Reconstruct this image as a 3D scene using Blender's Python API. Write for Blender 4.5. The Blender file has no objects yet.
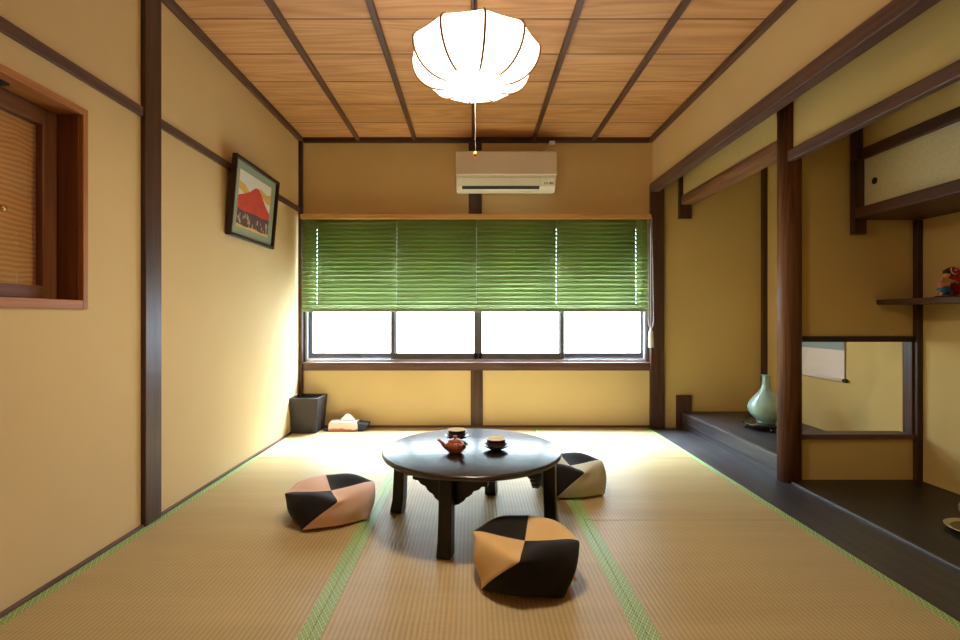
import bpy, bmesh, math, random
from mathutils import Vector, Matrix
random.seed(7)
C = bpy.context.scene.collection
PI = math.pi

# ------------------------------------------------------------------ materials
def nt(name):
    m = bpy.data.materials.new(name); m.use_nodes = True
    t = m.node_tree; t.nodes.clear()
    o = t.nodes.new('ShaderNodeOutputMaterial')
    return m, t, o
def N(t, typ, **kw):
    n = t.nodes.new(typ)
    for k, v in kw.items():
        if k.startswith('_'): setattr(n, k[1:], v)
        else:
            key = k.replace('__', ' ')
            n.inputs[int(key[1:]) if key[0] == 'i' and key[1:].isdigit() else key].default_value = v
    return n
def L(t, a, ao, b, bi): t.links.new(a.outputs[ao], b.inputs[bi])
def col(c): return (c[0], c[1], c[2], 1)
def srgb(r, g, b):
    f = lambda u: (u/12.92 if u <= .04045 else ((u+.055)/1.055)**2.4)
    return (f(r/255), f(g/255), f(b/255))
def math_(t, op, a, b=None, clamp=False):
    n = t.nodes.new('ShaderNodeMath'); n.operation = op; n.use_clamp = clamp
    for i, v in ((0, a), (1, b)):
        if v is None: continue
        if isinstance(v, (int, float)): n.inputs[i].default_value = v
        else: t.links.new(v, n.inputs[i])
    return n.outputs[0]

def plain(name, c, rough=.5, spec=.5, metal=0, coat=0, noise=0.0, nscale=40, bump=0.0, bscale=200, sheen=0):
    m, t, o = nt(name)
    p = N(t, 'ShaderNodeBsdfPrincipled', Roughness=rough, Metallic=metal)
    p.inputs['Specular IOR Level'].default_value = spec
    p.inputs['Coat Weight'].default_value = coat
    p.inputs['Sheen Weight'].default_value = sheen
    p.inputs['Base Color'].default_value = col(c)
    tc = N(t, 'ShaderNodeTexCoord')
    if noise > 0:
        nz = N(t, 'ShaderNodeTexNoise', Scale=nscale, Detail=4.0); L(t, tc, 'Object', nz, 'Vector')
        r = N(t, 'ShaderNodeValToRGB')
        r.color_ramp.elements[0].position = .3; r.color_ramp.elements[1].position = .7
        r.color_ramp.elements[0].color = col([x*(1-noise) for x in c])
        r.color_ramp.elements[1].color = col([min(1, x*(1+noise)) for x in c])
        L(t, nz, 'Fac', r, 'Fac'); L(t, r, 'Color', p, 'Base Color')
    if bump > 0:
        nz = N(t, 'ShaderNodeTexNoise', Scale=bscale, Detail=3.0); L(t, tc, 'Object', nz, 'Vector')
        b = N(t, 'ShaderNodeBump', Strength=bump, Distance=.002); L(t, nz, 'Fac', b, 'Height'); L(t, b, 'Normal', p, 'Normal')
    L(t, p, 'BSDF', o, 'Surface')
    return m

def wood(name, c1, c2, axis='X', rough=.45, spec=.4, fine=1.0, island=0.0, bump=.15, coat=0, ring=0.0):
    """straight-grained timber, grain along `axis`"""
    m, t, o = nt(name)
    p = N(t, 'ShaderNodeBsdfPrincipled', Roughness=rough)
    p.inputs['Specular IOR Level'].default_value = spec
    p.inputs['Coat Weight'].default_value = coat
    tc = N(t, 'ShaderNodeTexCoord')
    mp = N(t, 'ShaderNodeMapping')
    s = {'X': (1.0, 22, 22), 'Y': (22, 1.0, 22), 'Z': (22, 22, 1.0)}[axis]
    mp.inputs['Scale'].default_value = [v*fine for v in s]
    geo = N(t, 'ShaderNodeNewGeometry')
    off = N(t, 'ShaderNodeVectorMath', _operation='MULTIPLY_ADD')
    L(t, geo, 'Random Per Island', off, 0); off.inputs[1].default_value = (7.3, 5.1, 9.7); L(t, tc, 'Object', off, 2)
    L(t, off, 'Vector', mp, 'Vector')
    nz = N(t, 'ShaderNodeTexNoise', Scale=1.6, Detail=6.0, Roughness=.62, Distortion=.6); L(t, mp, 'Vector', nz, 'Vector')
    fac = nz.outputs['Fac']
    if ring > 0:
        mp2 = N(t, 'ShaderNodeMapping')
        s2 = {'X': (.55, 5, 5), 'Y': (5, .55, 5), 'Z': (5, 5, .55)}[axis]
        mp2.inputs['Scale'].default_value = s2
        L(t, off, 'Vector', mp2, 'Vector')
        n2 = N(t, 'ShaderNodeTexNoise', Scale=1.1, Detail=1.0); L(t, mp2, 'Vector', n2, 'Vector')
        w = math_(t, 'SINE', math_(t, 'MULTIPLY', n2.outputs['Fac'], 75.0))
        w = math_(t, 'MULTIPLY', w, ring)
        fac = math_(t, 'ADD', fac, w)
    r = N(t, 'ShaderNodeValToRGB')
    r.color_ramp.elements[0].position = .33; r.color_ramp.elements[1].position = .68
    r.color_ramp.elements[0].color = col(c2); r.color_ramp.elements[1].color = col(c1)
    t.links.new(fac, r.inputs['Fac'])
    last = r.outputs['Color']
    if island > 0:
        hs = N(t, 'ShaderNodeHueSaturation')
        v = math_(t, 'ADD', math_(t, 'MULTIPLY', geo.outputs['Random Per Island'], island), 1-island/2)
        t.links.new(v, hs.inputs['Value']); t.links.new(last, hs.inputs['Color']); last = hs.outputs['Color']
    t.links.new(last, p.inputs['Base Color'])
    b = N(t, 'ShaderNodeBump', Strength=bump, Distance=.002); t.links.new(fac, b.inputs['Height']); L(t, b, 'Normal', p, 'Normal')
    L(t, p, 'BSDF', o, 'Surface')
    return m

def plaster(name, c):
    m, t, o = nt(name)
    p = N(t, 'ShaderNodeBsdfPrincipled', Roughness=.9); p.inputs['Specular IOR Level'].default_value = .15
    tc = N(t, 'ShaderNodeTexCoord')
    n1 = N(t, 'ShaderNodeTexNoise', Scale=1.3, Detail=3.0); L(t, tc, 'Object', n1, 'Vector')
    r = N(t, 'ShaderNodeValToRGB')
    r.color_ramp.elements[0].position = .3; r.color_ramp.elements[1].position = .72
    r.color_ramp.elements[0].color = col([x*.955 for x in c]); r.color_ramp.elements[1].color = col([x*1.03 for x in c])
    L(t, n1, 'Fac', r, 'Fac'); L(t, r, 'Color', p, 'Base Color')
    n2 = N(t, 'ShaderNodeTexNoise', Scale=420.0, Detail=4.0); L(t, tc, 'Object', n2, 'Vector')
    b = N(t, 'ShaderNodeBump', Strength=.25, Distance=.0012); L(t, n2, 'Fac', b, 'Height'); L(t, b, 'Normal', p, 'Normal')
    L(t, p, 'BSDF', o, 'Surface')
    return m

def tatami(name, c):
    """rush matting: UV in metres, U along the length; ridges every 15 mm run along U"""
    m, t, o = nt(name)
    p = N(t, 'ShaderNodeBsdfPrincipled', Roughness=.42, Anisotropic=.75)
    p.inputs['Specular IOR Level'].default_value = .5
    uv = N(t, 'ShaderNodeUVMap'); sp = N(t, 'ShaderNodeSeparateXYZ'); L(t, uv, 'UV', sp, 'Vector')
    tg = N(t, 'ShaderNodeTangent', _direction_type='UV_MAP'); L(t, tg, 'Tangent', p, 'Tangent')
    w = math_(t, 'SINE', math_(t, 'MULTIPLY', sp.outputs['Y'], 2*PI/.0152))
    w = math_(t, 'ADD', math_(t, 'MULTIPLY', w, .5), .5)
    mp = N(t, 'ShaderNodeMapping'); mp.inputs['Scale'].default_value = (260, 5, 1); L(t, uv, 'UV', mp, 'Vector')
    nz = N(t, 'ShaderNodeTexNoise', Scale=1.0, Detail=3.0); L(t, mp, 'Vector', nz, 'Vector')
    mp2 = N(t, 'ShaderNodeMapping'); mp2.inputs['Scale'].default_value = (9, .8, 1); L(t, uv, 'UV', mp2, 'Vector')
    nz2 = N(t, 'ShaderNodeTexNoise', Scale=1.0, Detail=4.0); L(t, mp2, 'Vector', nz2, 'Vector')
    f = math_(t, 'ADD', math_(t, 'ADD', .05, math_(t, 'MULTIPLY', w, .32)), math_(t, 'ADD', math_(t, 'MULTIPLY', nz.outputs['Fac'], .3), math_(t, 'MULTIPLY', nz2.outputs['Fac'], .55)))
    r = N(t, 'ShaderNodeValToRGB')
    r.color_ramp.elements[0].position = .2; r.color_ramp.elements[1].position = 1.0
    r.color_ramp.elements[0].color = col([x*.62 for x in c]); r.color_ramp.elements[1].color = col([x*1.22 for x in c])
    t.links.new(f, r.inputs['Fac']); L(t, r, 'Color', p, 'Base Color')
    h = math_(t, 'ADD', w, math_(t, 'MULTIPLY', nz.outputs['Fac'], .5))
    b = N(t, 'ShaderNodeBump', Strength=.3, Distance=.0012); t.links.new(h, b.inputs['Height']); L(t, b, 'Normal', p, 'Normal')
    L(t, p, 'BSDF', o, 'Surface')
    return m

def heri(name):
    """green cloth border woven with a pale diamond lattice; UV in metres"""
    m, t, o = nt(name)
    p = N(t, 'ShaderNodeBsdfPrincipled', Roughness=.5)
    uv = N(t, 'ShaderNodeUVMap'); sp = N(t, 'ShaderNodeSeparateXYZ'); L(t, uv, 'UV', sp, 'Vector')
    u = math_(t, 'MULTIPLY', sp.outputs['X'], 1/.026); v = math_(t, 'MULTIPLY', sp.outputs['Y'], 1/.016)
    def line(x):
        fr = math_(t, 'FRACT', x)
        d = math_(t, 'ABSOLUTE', math_(t, 'SUBTRACT', fr, .5))
        return math_(t, 'LESS_THAN', d, .14)
    def dot(x):
        fr = math_(t, 'FRACT', math_(t, 'ADD', x, .5))
        d = math_(t, 'ABSOLUTE', math_(t, 'SUBTRACT', fr, .5))
        return math_(t, 'LESS_THAN', d, .16)
    a = math_(t, 'ADD', u, v); b = math_(t, 'SUBTRACT', u, v)
    ln = math_(t, 'MAXIMUM', line(a), line(b))
    dt = math_(t, 'MULTIPLY', dot(a), dot(b))
    f = math_(t, 'MAXIMUM', ln, dt)
    mx = N(t, 'ShaderNodeMix', _data_type='RGBA')
    mx.inputs[6].default_value = col(srgb(100, 134, 54)); mx.inputs[7].default_value = col(srgb(176, 200, 132))
    t.links.new(f, mx.inputs[0]); t.links.new(mx.outputs[2], p.inputs['Base Color'])
    L(t, p, 'BSDF', o, 'Surface')
    return m

def glass(name, rough=0.0, tint=(1, 1, 1), ior=1.45):
    m, t, o = nt(name)
    tr = N(t, 'ShaderNodeBsdfTransparent'); tr.inputs['Color'].default_value = col(tint)
    gl = N(t, 'ShaderNodeBsdfGlossy', Roughness=rough)
    fr = N(t, 'ShaderNodeFresnel', IOR=ior)
    mx = N(t, 'ShaderNodeMixShader')
    ge = N(t, 'ShaderNodeNewGeometry')
    fac = math_(t, 'MULTIPLY', fr.outputs['Fac'], math_(t, 'SUBTRACT', 1.0, ge.outputs['Backfacing']))
    t.links.new(fac, mx.inputs[0]); L(t, tr, 'BSDF', mx, 1); L(t, gl, 'BSDF', mx, 2); L(t, mx, 'Shader', o, 'Surface')
    return m

def cloth_translucent(name, c, trans):
    m, t, o = nt(name)
    d = N(t, 'ShaderNodeBsdfDiffuse'); d.inputs['Color'].default_value = col(c)
    tl = N(t, 'ShaderNodeBsdfTranslucent'); tl.inputs['Color'].default_value = col(trans)
    tc = N(t, 'ShaderNodeTexCoord'); nz = N(t, 'ShaderNodeTexNoise', Scale=700.0); L(t, tc, 'Object', nz, 'Vector')
    b = N(t, 'ShaderNodeBump', Strength=.2, Distance=.001); L(t, nz, 'Fac', b, 'Height'); L(t, b, 'Normal', d, 'Normal')
    mx = N(t, 'ShaderNodeMixShader', Fac=.5); L(t, d, 'BSDF', mx, 1); L(t, tl, 'BSDF', mx, 2); L(t, mx, 'Shader', o, 'Surface')
    return m

def emit(name, c, s):
    m, t, o = nt(name)
    e = N(t, 'ShaderNodeEmission', Strength=s); e.inputs['Color'].default_value = col(c)
    L(t, e, 'Emission', o, 'Surface'); return m

def reed_screen(name):
    m, t, o = nt(name)
    p = N(t, 'ShaderNodeBsdfPrincipled', Roughness=.6)
    tc = N(t, 'ShaderNodeTexCoord'); sp = N(t, 'ShaderNodeSeparateXYZ'); L(t, tc, 'Object', sp, 'Vector')
    nz = N(t, 'ShaderNodeTexNoise', Scale=9.0, Detail=2.0); L(t, tc, 'Object', nz, 'Vector')
    z = math_(t, 'ADD', math_(t, 'MULTIPLY', sp.outputs['Z'], 2*PI/.017), math_(t, 'MULTIPLY', nz.outputs['Fac'], 9.0))
    w = math_(t, 'ADD', math_(t, 'MULTIPLY', math_(t, 'SINE', z), .5), .5)
    r = N(t, 'ShaderNodeValToRGB')
    r.color_ramp.elements[0].color = col(srgb(196, 144, 84)); r.color_ramp.elements[1].color = col(srgb(222, 176, 116))
    t.links.new(w, r.inputs['Fac']); L(t, r, 'Color', p, 'Base Color')
    b = N(t, 'ShaderNodeBump', Strength=.3, Distance=.003); t.links.new(w, b.inputs['Height']); L(t, b, 'Normal', p, 'Normal')
    L(t, p, 'BSDF', o, 'Surface'); return m

M = {}
M['plaster'] = plaster('ochre_plaster', srgb(216, 190, 142))
M['alcove'] = plaster('alcove_plaster', srgb(214, 188, 124))
M['tatami'] = tatami('rush_matting', srgb(186, 164, 118))
M['heri'] = heri('border_cloth')
dk1, dk2 = srgb(90, 60, 44), srgb(58, 36, 26)
for ax in 'XYZ':
    M['dark'+ax] = wood('dark_stained_timber_'+ax, dk1, dk2, ax, rough=.42)
    M['mauve'+ax] = wood('weathered_timber_'+ax, srgb(112, 84, 74), srgb(78, 54, 46), ax, rough=.45)
M['black'+'X'] = wood('blackened_timber', srgb(52, 40, 36), srgb(34, 24, 20), 'Y', rough=.45)
M['log'] = wood('polished_log', srgb(132, 88, 58), srgb(80, 48, 30), 'Z', rough=.55, spec=.3, ring=.05)
M['ceil'] = wood('cedar_boards', srgb(218, 166, 114), srgb(194, 140, 88), 'X', rough=.5, island=.12, ring=.11, fine=.6, bump=.06)
M['seam_shadow'] = plain('board_seam_shadow', srgb(58, 36, 24), .7)
M['batten'] = wood('ceiling_batten_timber', srgb(112, 78, 60), srgb(76, 48, 36), 'Y', rough=.45)
M['battenX'] = wood('ceiling_edge_timber', srgb(86, 58, 44), srgb(58, 36, 26), 'X', rough=.45)
M['lightY'] = wood('pale_hinoki', srgb(186, 126, 74), srgb(160, 100, 56), 'Y', rough=.5)
M['lightX'] = wood('pale_pelmet_timber', srgb(222, 180, 120), srgb(200, 152, 94), 'X', rough=.5)
M['lightZ'] = wood('pale_hinoki_upright', srgb(186, 126, 74), srgb(160, 100, 56), 'Z', rough=.5)
M['brownZ'] = wood('brown_sash_upright', srgb(132, 84, 44), srgb(98, 56, 26), 'Z', rough=.45)
M['brownY'] = wood('brown_sash_rail', srgb(132, 84, 44), srgb(98, 56, 26), 'Y', rough=.45)
M['beamlog'] = wood('alcove_lintel_timber', srgb(150, 108, 76), srgb(108, 70, 48), 'Y', rough=.42, ring=.04)
M['inkboard'] = wood('ink_stained_board', srgb(62, 58, 60), srgb(34, 31, 34), 'Y', rough=.42, spec=1.0, ring=.05, bump=.0)
M['inkdeep'] = wood('ink_stained_floor', srgb(44, 40, 38), srgb(28, 25, 24), 'Y', rough=.4, spec=.4)
M['lacquer'] = wood('dark_lacquered_table', srgb(40, 30, 26), srgb(18, 13, 12), 'X', rough=.24, spec=1.0, ring=.1, bump=.12)
M['lacquer2'] = wood('dark_lacquered_leg', srgb(34, 26, 22), srgb(18, 13, 12), 'Z', rough=.28)
M['bronze'] = plain('bronze_aluminium', srgb(92, 88, 94), .4, .5, metal=.3)
M['alu'] = plain('pale_aluminium', srgb(190, 190, 195), .4, .5, metal=.4)
M['glass'] = glass('window_glass')
M['glass2'] = glass('interior_glass', 0.02, (.96, .94, .9), 1.6)
M['reed'] = reed_screen('reed_panel')
M['blind'] = cloth_translucent('green_slats', srgb(164, 186, 116), (.006, .009, .002))
M['blindrail'] = plain('green_rail', srgb(128, 146, 104), .5)
M['cord'] = plain('white_cord', srgb(232, 228, 215), .6)
M['acwhite'] = plain('white_plastic', srgb(236, 236, 230), .35, noise=.02)
M['acpanel'] = plain('white_gloss_panel', srgb(228, 220, 214), .28)
M['acdark'] = plain('dark_slot', srgb(28, 28, 28), .6)
M['acgrey'] = plain('grey_print', srgb(150, 156, 156), .5)
M['string'] = plain('grey_string', srgb(112, 98, 84), .7)
M['bin'] = plain('charcoal_board', srgb(54, 47, 50), .55, noise=.08)
M['binin'] = plain('charcoal_lining', srgb(44, 38, 40), .7)
M['navy'] = plain('navy_cloth', srgb(44, 50, 66), .7, noise=.1, bump=.2)
M['tissue'] = plain('white_tissue', srgb(245, 243, 240), .8, bump=.3, bscale=60)
M['celadon'] = plain('celadon_glaze', srgb(150, 182, 168), .12, .6, coat=.6, noise=.06, nscale=14)
M['celadon_in'] = plain('celadon_glaze_inside', srgb(110, 140, 126), .2, .5)
M['blackgloss'] = plain('black_lacquer', srgb(26, 26, 30), .2, .6, coat=.5)
M['clay'] = plain('red_clay', srgb(158, 78, 44), .38, .5, noise=.1, nscale=60)
M['claydark'] = plain('dark_clay', srgb(62, 30, 20), .5)
M['cup'] = plain('dark_brown_glaze', srgb(58, 38, 32), .25, .5, noise=.15, nscale=50)
M['cupband'] = plain('black_glaze', srgb(26, 22, 22), .2, .5)
M['cream'] = plain('cream_glaze', srgb(240, 230, 212), .3, .5)
M['saucer'] = plain('dark_metal_saucer', srgb(40, 36, 38), .25, .6, metal=.4)
M['fusuma'] = plain('silvery_paper', srgb(206, 196, 158), .55, .4, noise=.07, nscale=90, bump=.2, bscale=260)
M['pull'] = plain('dark_iron', srgb(22, 18, 16), .45, .5, metal=.5)
M['shade'] = None
M['rib'] = plain('bamboo_rib', srgb(170, 112, 56), .5)
M['amber'] = plain('amber_knob', srgb(226, 150, 50), .3, .5)
M['blackcord'] = plain('black_cord', srgb(24, 18, 18), .6)
M['scrollpaper'] = plain('scroll_paper', srgb(226, 214, 204), .8, noise=.02, nscale=20)
M['scrollblue'] = plain('scroll_brocade', srgb(142, 160, 160), .7, noise=.05, nscale=120)
M['pframe'] = wood('picture_frame_timber', srgb(62, 40, 30), srgb(36, 22, 16), 'Z', rough=.35)
M['mount'] = plain('sage_mount', srgb(150, 160, 134), .8, noise=.06, nscale=200)
M['psky'] = plain('painted_sky', srgb(222, 218, 206), .7, noise=.03, nscale=30)
M['pgold'] = plain('painted_gold_cloud', srgb(222, 172, 84), .7, noise=.08, nscale=30)
M['pred'] = plain('painted_red_slope', srgb(196, 66, 44), .7, noise=.1, nscale=22)
M['pdark'] = plain('painted_dark_wood', srgb(92, 62, 58), .7, noise=.3, nscale=60)
M['phouse'] = plain('painted_thicket', srgb(176, 158, 122), .7, noise=.35, nscale=90)
M['skin'] = plain('painted_flesh', srgb(222, 160, 120), .4)
M['hair'] = plain('painted_black', srgb(24, 20, 22), .4)
M['blue'] = plain('painted_blue', srgb(20, 110, 160), .4)
M['red'] = plain('painted_red', srgb(190, 28, 30), .35, noise=.15, nscale=120)
M['white'] = plain('painted_white', srgb(230, 215, 200), .4)
M['green'] = plain('painted_green', srgb(30, 90, 70), .4)
M['gold'] = plain('painted_gold', srgb(200, 160, 60), .35, metal=.6)
M['brass'] = plain('brass', srgb(214, 180, 110), .22, .5, metal=.9)
M['goldplate'] = plain('aged_gilt_plate', srgb(134, 106, 58), .35, .5, metal=.6, noise=.2, nscale=30)
M['platerim'] = plain('pale_gilt_rim', srgb(206, 190, 150), .3, .5, metal=.5)
M['greyware'] = plain('grey_green_ware', srgb(104, 110, 98), .35, noise=.15, nscale=50)
M['tag'] = plain('cloth_tag', srgb(244, 226, 190), .8)
def cushion_cloth(n, c): return plain(n, c, .85, .2, noise=.05, nscale=300, bump=.35, bscale=900, sheen=.1)
M['cblack'] = cushion_cloth('black_cotton', srgb(30, 27, 27))
M['cbeige'] = cushion_cloth('mustard_beige_cotton', srgb(224, 188, 132))
M['cpink'] = cushion_cloth('salmon_beige_cotton', srgb(228, 188, 164))
M['csage'] = cushion_cloth('sage_beige_cotton', srgb(196, 190, 160))

# ------------------------------------------------------------------ mesh builder
class MB:
    def __init__(s): s.v = []; s.f = []; s.mi = []; s.cr = {}
    def add(s, vs, fs, mi=0):
        b = len(s.v); s.v += [tuple(v) for v in vs]
        for f in fs: s.f.append([b+i for i in f]); s.mi.append(mi)
        return s
    def box(s, x0, x1, y0, y1, z0, z1, mi=0):
        if x0 > x1: x0, x1 = x1, x0
        if y0 > y1: y0, y1 = y1, y0
        if z0 > z1: z0, z1 = z1, z0
        vs = [(x, y, z) for z in (z0, z1) for y in (y0, y1) for x in (x0, x1)]
        return s.add(vs, [(0, 2, 3, 1), (4, 5, 7, 6), (0, 1, 5, 4), (2, 6, 7, 3), (0, 4, 6, 2), (1, 3, 7, 5)], mi)
    def prism(s, poly, fn, a, b, mi=0):
        """poly of 2-D points, fn(u, v, w) -> xyz, extruded w from a to b"""
        n = len(poly)
        vs = [fn(u, v, a) for u, v in poly] + [fn(u, v, b) for u, v in poly]
        fs = [list(range(n))[::-1], list(range(n, 2*n))]
        fs += [(i, (i+1) % n, n+(i+1) % n, n+i) for i in range(n)]
        return s.add(vs, fs, mi)
    def tube(s, path, r, n=8, mi=0, cap=True):
        path = [Vector(p) for p in path]; rs = r if isinstance(r, (list, tuple)) else [r]*len(path)
        vs = []; ref = None
        for i, p in enumerate(path):
            d = (path[min(i+1, len(path)-1)]-path[max(i-1, 0)]).normalized()
            if ref is None: ref = d.orthogonal().normalized()
            a = (ref-d*ref.dot(d)).normalized(); ref = a; b = d.cross(a)
            for k in range(n):
                th = 2*PI*k/n; vs.append(p+(a*math.cos(th)+b*math.sin(th))*rs[i])
        fs = []
        for i in range(len(path)-1):
            for k in range(n):
                k2 = (k+1) % n; fs.append((i*n+k, i*n+k2, (i+1)*n+k2, (i+1)*n+k))
        if cap: fs += [list(range(n))[::-1], [(len(path)-1)*n+k for k in range(n)]]
        return s.add(vs, fs, mi)
    def lathe(s, prof, c, n=48, mi=0, mis=None, rot=None):
        """prof: (r, z) list; r==0 at ends makes a pole"""
        vs = []; rows = []
        for r, z in prof:
            if r < 1e-6: rows.append([len(vs)]); vs.append(Vector((0, 0, z)))
            else:
                rows.append(list(range(len(vs), len(vs)+n)))
                vs += [Vector((r*math.cos(2*PI*k/n), r*math.sin(2*PI*k/n), z)) for k in range(n)]
        if rot: vs = [rot @ v for v in vs]
        vs = [v+Vector(c) for v in vs]
        base = len(s.v); s.v += [tuple(v) for v in vs]
        for i in range(len(rows)-1):
            a, b = rows[i], rows[i+1]; m_ = mis[i] if mis else mi
            for k in range(n):
                k2 = (k+1) % n
                if len(a) == 1 and len(b) == 1: continue
                if len(a) == 1: f = [a[0], b[k2], b[k]]
                elif len(b) == 1: f = [a[k], a[k2], b[0]]
                else: f = [a[k], a[k2], b[k2], b[k]]
                s.f.append([base+q for q in f]); s.mi.append(m_)
        return s
    def ball(s, c, r, sc=(1, 1, 1), n=20, m=12, mi=0, rot=None):
        prof = [(math.sin(PI*i/m)*r, -math.cos(PI*i/m)*r) for i in range(m+1)]
        prof[0] = (0, -r); prof[-1] = (0, r)
        S = Matrix.Diagonal(Vector(sc)); R = (rot or Matrix.Identity(3)) @ S
        return s.lathe(prof, c, n, mi, rot=R)
    def build(s, name, mats, parent=None, origin=None, bevel=0, seg=2, smooth=False, subsurf=0, uv=None, ang=35):
        if not isinstance(mats, (list, tuple)): mats = [mats]
        org = Vector(parent_world(parent)) if parent else (Vector(origin) if origin else Vector((0, 0, 0)))
        me = bpy.data.meshes.new(name)
        me.from_pydata([tuple(Vector(v)-org) for v in s.v], [], s.f); 
        for m_ in mats: me.materials.append(m_)
        for p, i in zip(me.polygons, s.mi): p.material_index = i
        if uv:
            ul = me.uv_layers.new(name='UVMap')
            for lp in me.loops: ul.data[lp.index].uv = uv(s.v[lp.vertex_index])
        bm = bmesh.new(); bm.from_mesh(me); bmesh.ops.recalc_face_normals(bm, faces=bm.faces)
        if s.cr:
            ly = bm.edges.layers.float.new('crease_edge'); bm.verts.ensure_lookup_table()
            for (a, b), w in s.cr.items():
                e = bm.edges.get((bm.verts[a], bm.verts[b]))
                if e: e[ly] = w
        bm.to_mesh(me); bm.free()
        if smooth:
            me.polygons.foreach_set('use_smooth', [True]*len(me.polygons))
        o = bpy.data.objects.new(name, me); C.objects.link(o)
        if parent: o.parent = parent
        else: o.location = org
        if bevel:
            b = o.modifiers.new('bevel', 'BEVEL'); b.width = bevel; b.segments = seg; b.limit_method = 'ANGLE'; b.angle_limit = math.radians(ang)
            b.harden_normals = False
        if subsurf:
            b = o.modifiers.new('subsurf', 'SUBSURF'); b.levels = subsurf; b.render_levels = subsurf
        return o
def parent_world(o):
    v = Vector((0, 0, 0))
    while o: v += o.location; o = o.parent
    return v
def thing(name, label, cat, loc, group=None):
    o = bpy.data.objects.new(name, None); C.objects.link(o); o.location = loc
    o.empty_display_size = .05
    return tag(o, label, cat, group)
def tag(o, label, cat, group=None):
    o['label'] = label; o['category'] = cat
    if group: o['group'] = group
    return o
def struct(mb, name, mats, label=None, cat=None, **kw):
    o = mb.build(name, mats, **kw); o['kind'] = 'structure'
    if label: o['label'] = label
    if cat: o['category'] = cat
    return o

XL, XR, YB, YR, ZC = -1.38, 1.43, 3.91, -1.5, 2.30
XA = 2.375     # alcove back wall

# ------------------------------------------------------------------ shell
struct(MB().box(-1.7, 2.6, YR-.1, 4.2, -.12, -.055), 'floor', M['inkdeep'], 'dark sub-floor under the straw mats', 'floor')

# ceiling boards, each an island of one mesh
cb = MB(); y = 3.91+.02
ys = [3.92]
k = 3.899
while k > YR: ys.append(k-.0); k -= .311
ys.append(YR)
cols = [XL-.05, -.912, -.463, .005, .481, .953, XR+.05]
for i in range(1, len(ys)-1):
    for j in range(len(cols)-1):
        cb.box(cols[j]+.001, cols[j+1]-.001, ys[i+1]+.0045, ys[i]-.0045, ZC, ZC+.012)
    cb.box(cols[0], cols[-1], ys[i]-.0045, ys[i]+.0045, ZC+.0015, ZC+.012, 1)  # dark strip stands in for the shadow along each board edge
cb.box(XL-.05, XR+.05, 3.899, 3.95, ZC, ZC+.012)
struct(cb, 'ceiling', [M['ceil'], M['seam_shadow']], 'cedar board ceiling in wide planks between dark battens', 'ceiling')
struct(MB().box(XL-.15, 2.6, YR-.1, 4.2, ZC+.016, ZC+.06).box(XR+.05, 2.5, YR, 4.0, ZC, ZC+.016), 'ceiling', M['battenX'], 'hidden ceiling deck above the cedar boards', 'ceiling')
nt_ = [0]
def trim(mb, mat, label, **kw):
    nt_[0] += 1
    kw.setdefault('bevel', .003)
    return struct(mb, 'trim_%d' % nt_[0], mat, label, 'trim', **kw)
words = ['far left', 'second from left', 'middle', 'second from right', 'far right']
for x, w in zip((-.912, -.463, .005, .481, .953), words):
    trim(MB().box(x-.015, x+.015, YR, 3.88, ZC-.026, ZC+.002), M['batten'], 'dark ceiling batten running to the window wall, %s of five' % w)
trim(MB().box(XL, XL+.035, YR, 3.91, ZC-.032, ZC), M['batten'], 'dark cornice strip along the top of the left wall')
trim(MB().box(XR-.035, XR, YR, 3.91, ZC-.032, ZC), M['batten'], 'dark cornice strip along the top of the right wall')
trim(MB().box(XL+.035, XR-.035, 3.875, 3.91, ZC-.036, ZC), M['battenX'], 'dark cornice strip above the air conditioner')

# left wall with a hole for the interior window
hy0, hy1, hz0, hz1 = .80, 1.743, .902, 1.608
w = MB()
w.box(XL-.12, XL, YR, hy0, -.05, ZC+.03).box(XL-.12, XL, hy1, YB+.1, -.05, ZC+.03)
w.box(XL-.12, XL, hy0, hy1, -.05, hz0).box(XL-.12, XL, hy0, hy1, hz1, ZC+.03)
struct(w, 'wall_left', M['plaster'], 'ochre plaster wall on the left', 'wall')
struct(MB().box(XL-.22, XL-.19, hy0-.1, hy1+.1, hz0-.1, hz1+.1), 'wall_niche', M['brownY'], 'unseen panel behind the left window, gap around it left open for daylight', 'wall')  # panel stands off the wall, gap left open to let daylight reach the reeds
# back wall, window hole
wx0, wx1, wz0, wz1 = -1.365, 1.41, .535, 1.68
w = MB()
w.box(XL-.05, XR+.1, YB, YB+.09, -.05, .455).box(XL-.05, XR+.1, YB, YB+.09, wz1, ZC+.03)
w.box(XL-.1, wx0, YB, YB+.09, .455, wz1)
struct(w, 'wall_back', M['plaster'], 'ochre plaster wall around the wide window', 'wall')
struct(MB().box(XR+.09, 2.6, YB, YB+.09, -.05, ZC+.03), 'wall_alcove_side', M['alcove'], 'yellow plaster side wall inside the raised alcove', 'wall')
# right wall: hanging upper wall, near wall, alcove walls
struct(MB().box(XR, XR+.04, 1.0, YB, 1.90, ZC+.03).box(XR, XR+.04, YR, 1.0, -.05, ZC+.03), 'wall_right', M['plaster'], 'ochre plaster wall hanging above the alcoves on the right', 'wall')
struct(MB().box(XA, XA+.08, .9, 2.66, -.05, ZC+.03), 'wall_alcove_shelf_back', M['alcove'], 'yellow plaster wall behind the open shelf', 'wall')
struct(MB().box(2.332, 2.40, 2.66, YB+.05, -.05, ZC+.03), 'wall_alcove_back', M['alcove'], 'yellow plaster wall behind the celadon vase', 'wall')
struct(MB().box(XR+.04, XA+.05, .92, 1.0, -.05, ZC+.03), 'wall_alcove_end', M['alcove'], 'plaster end wall of the shelf alcove', 'wall')
struct(MB().box(XL-.1, 2.5, YR-.1, YR, -.05, ZC+.03), 'wall_rear', M['plaster'], 'plaster wall behind the viewer', 'wall')
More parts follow.
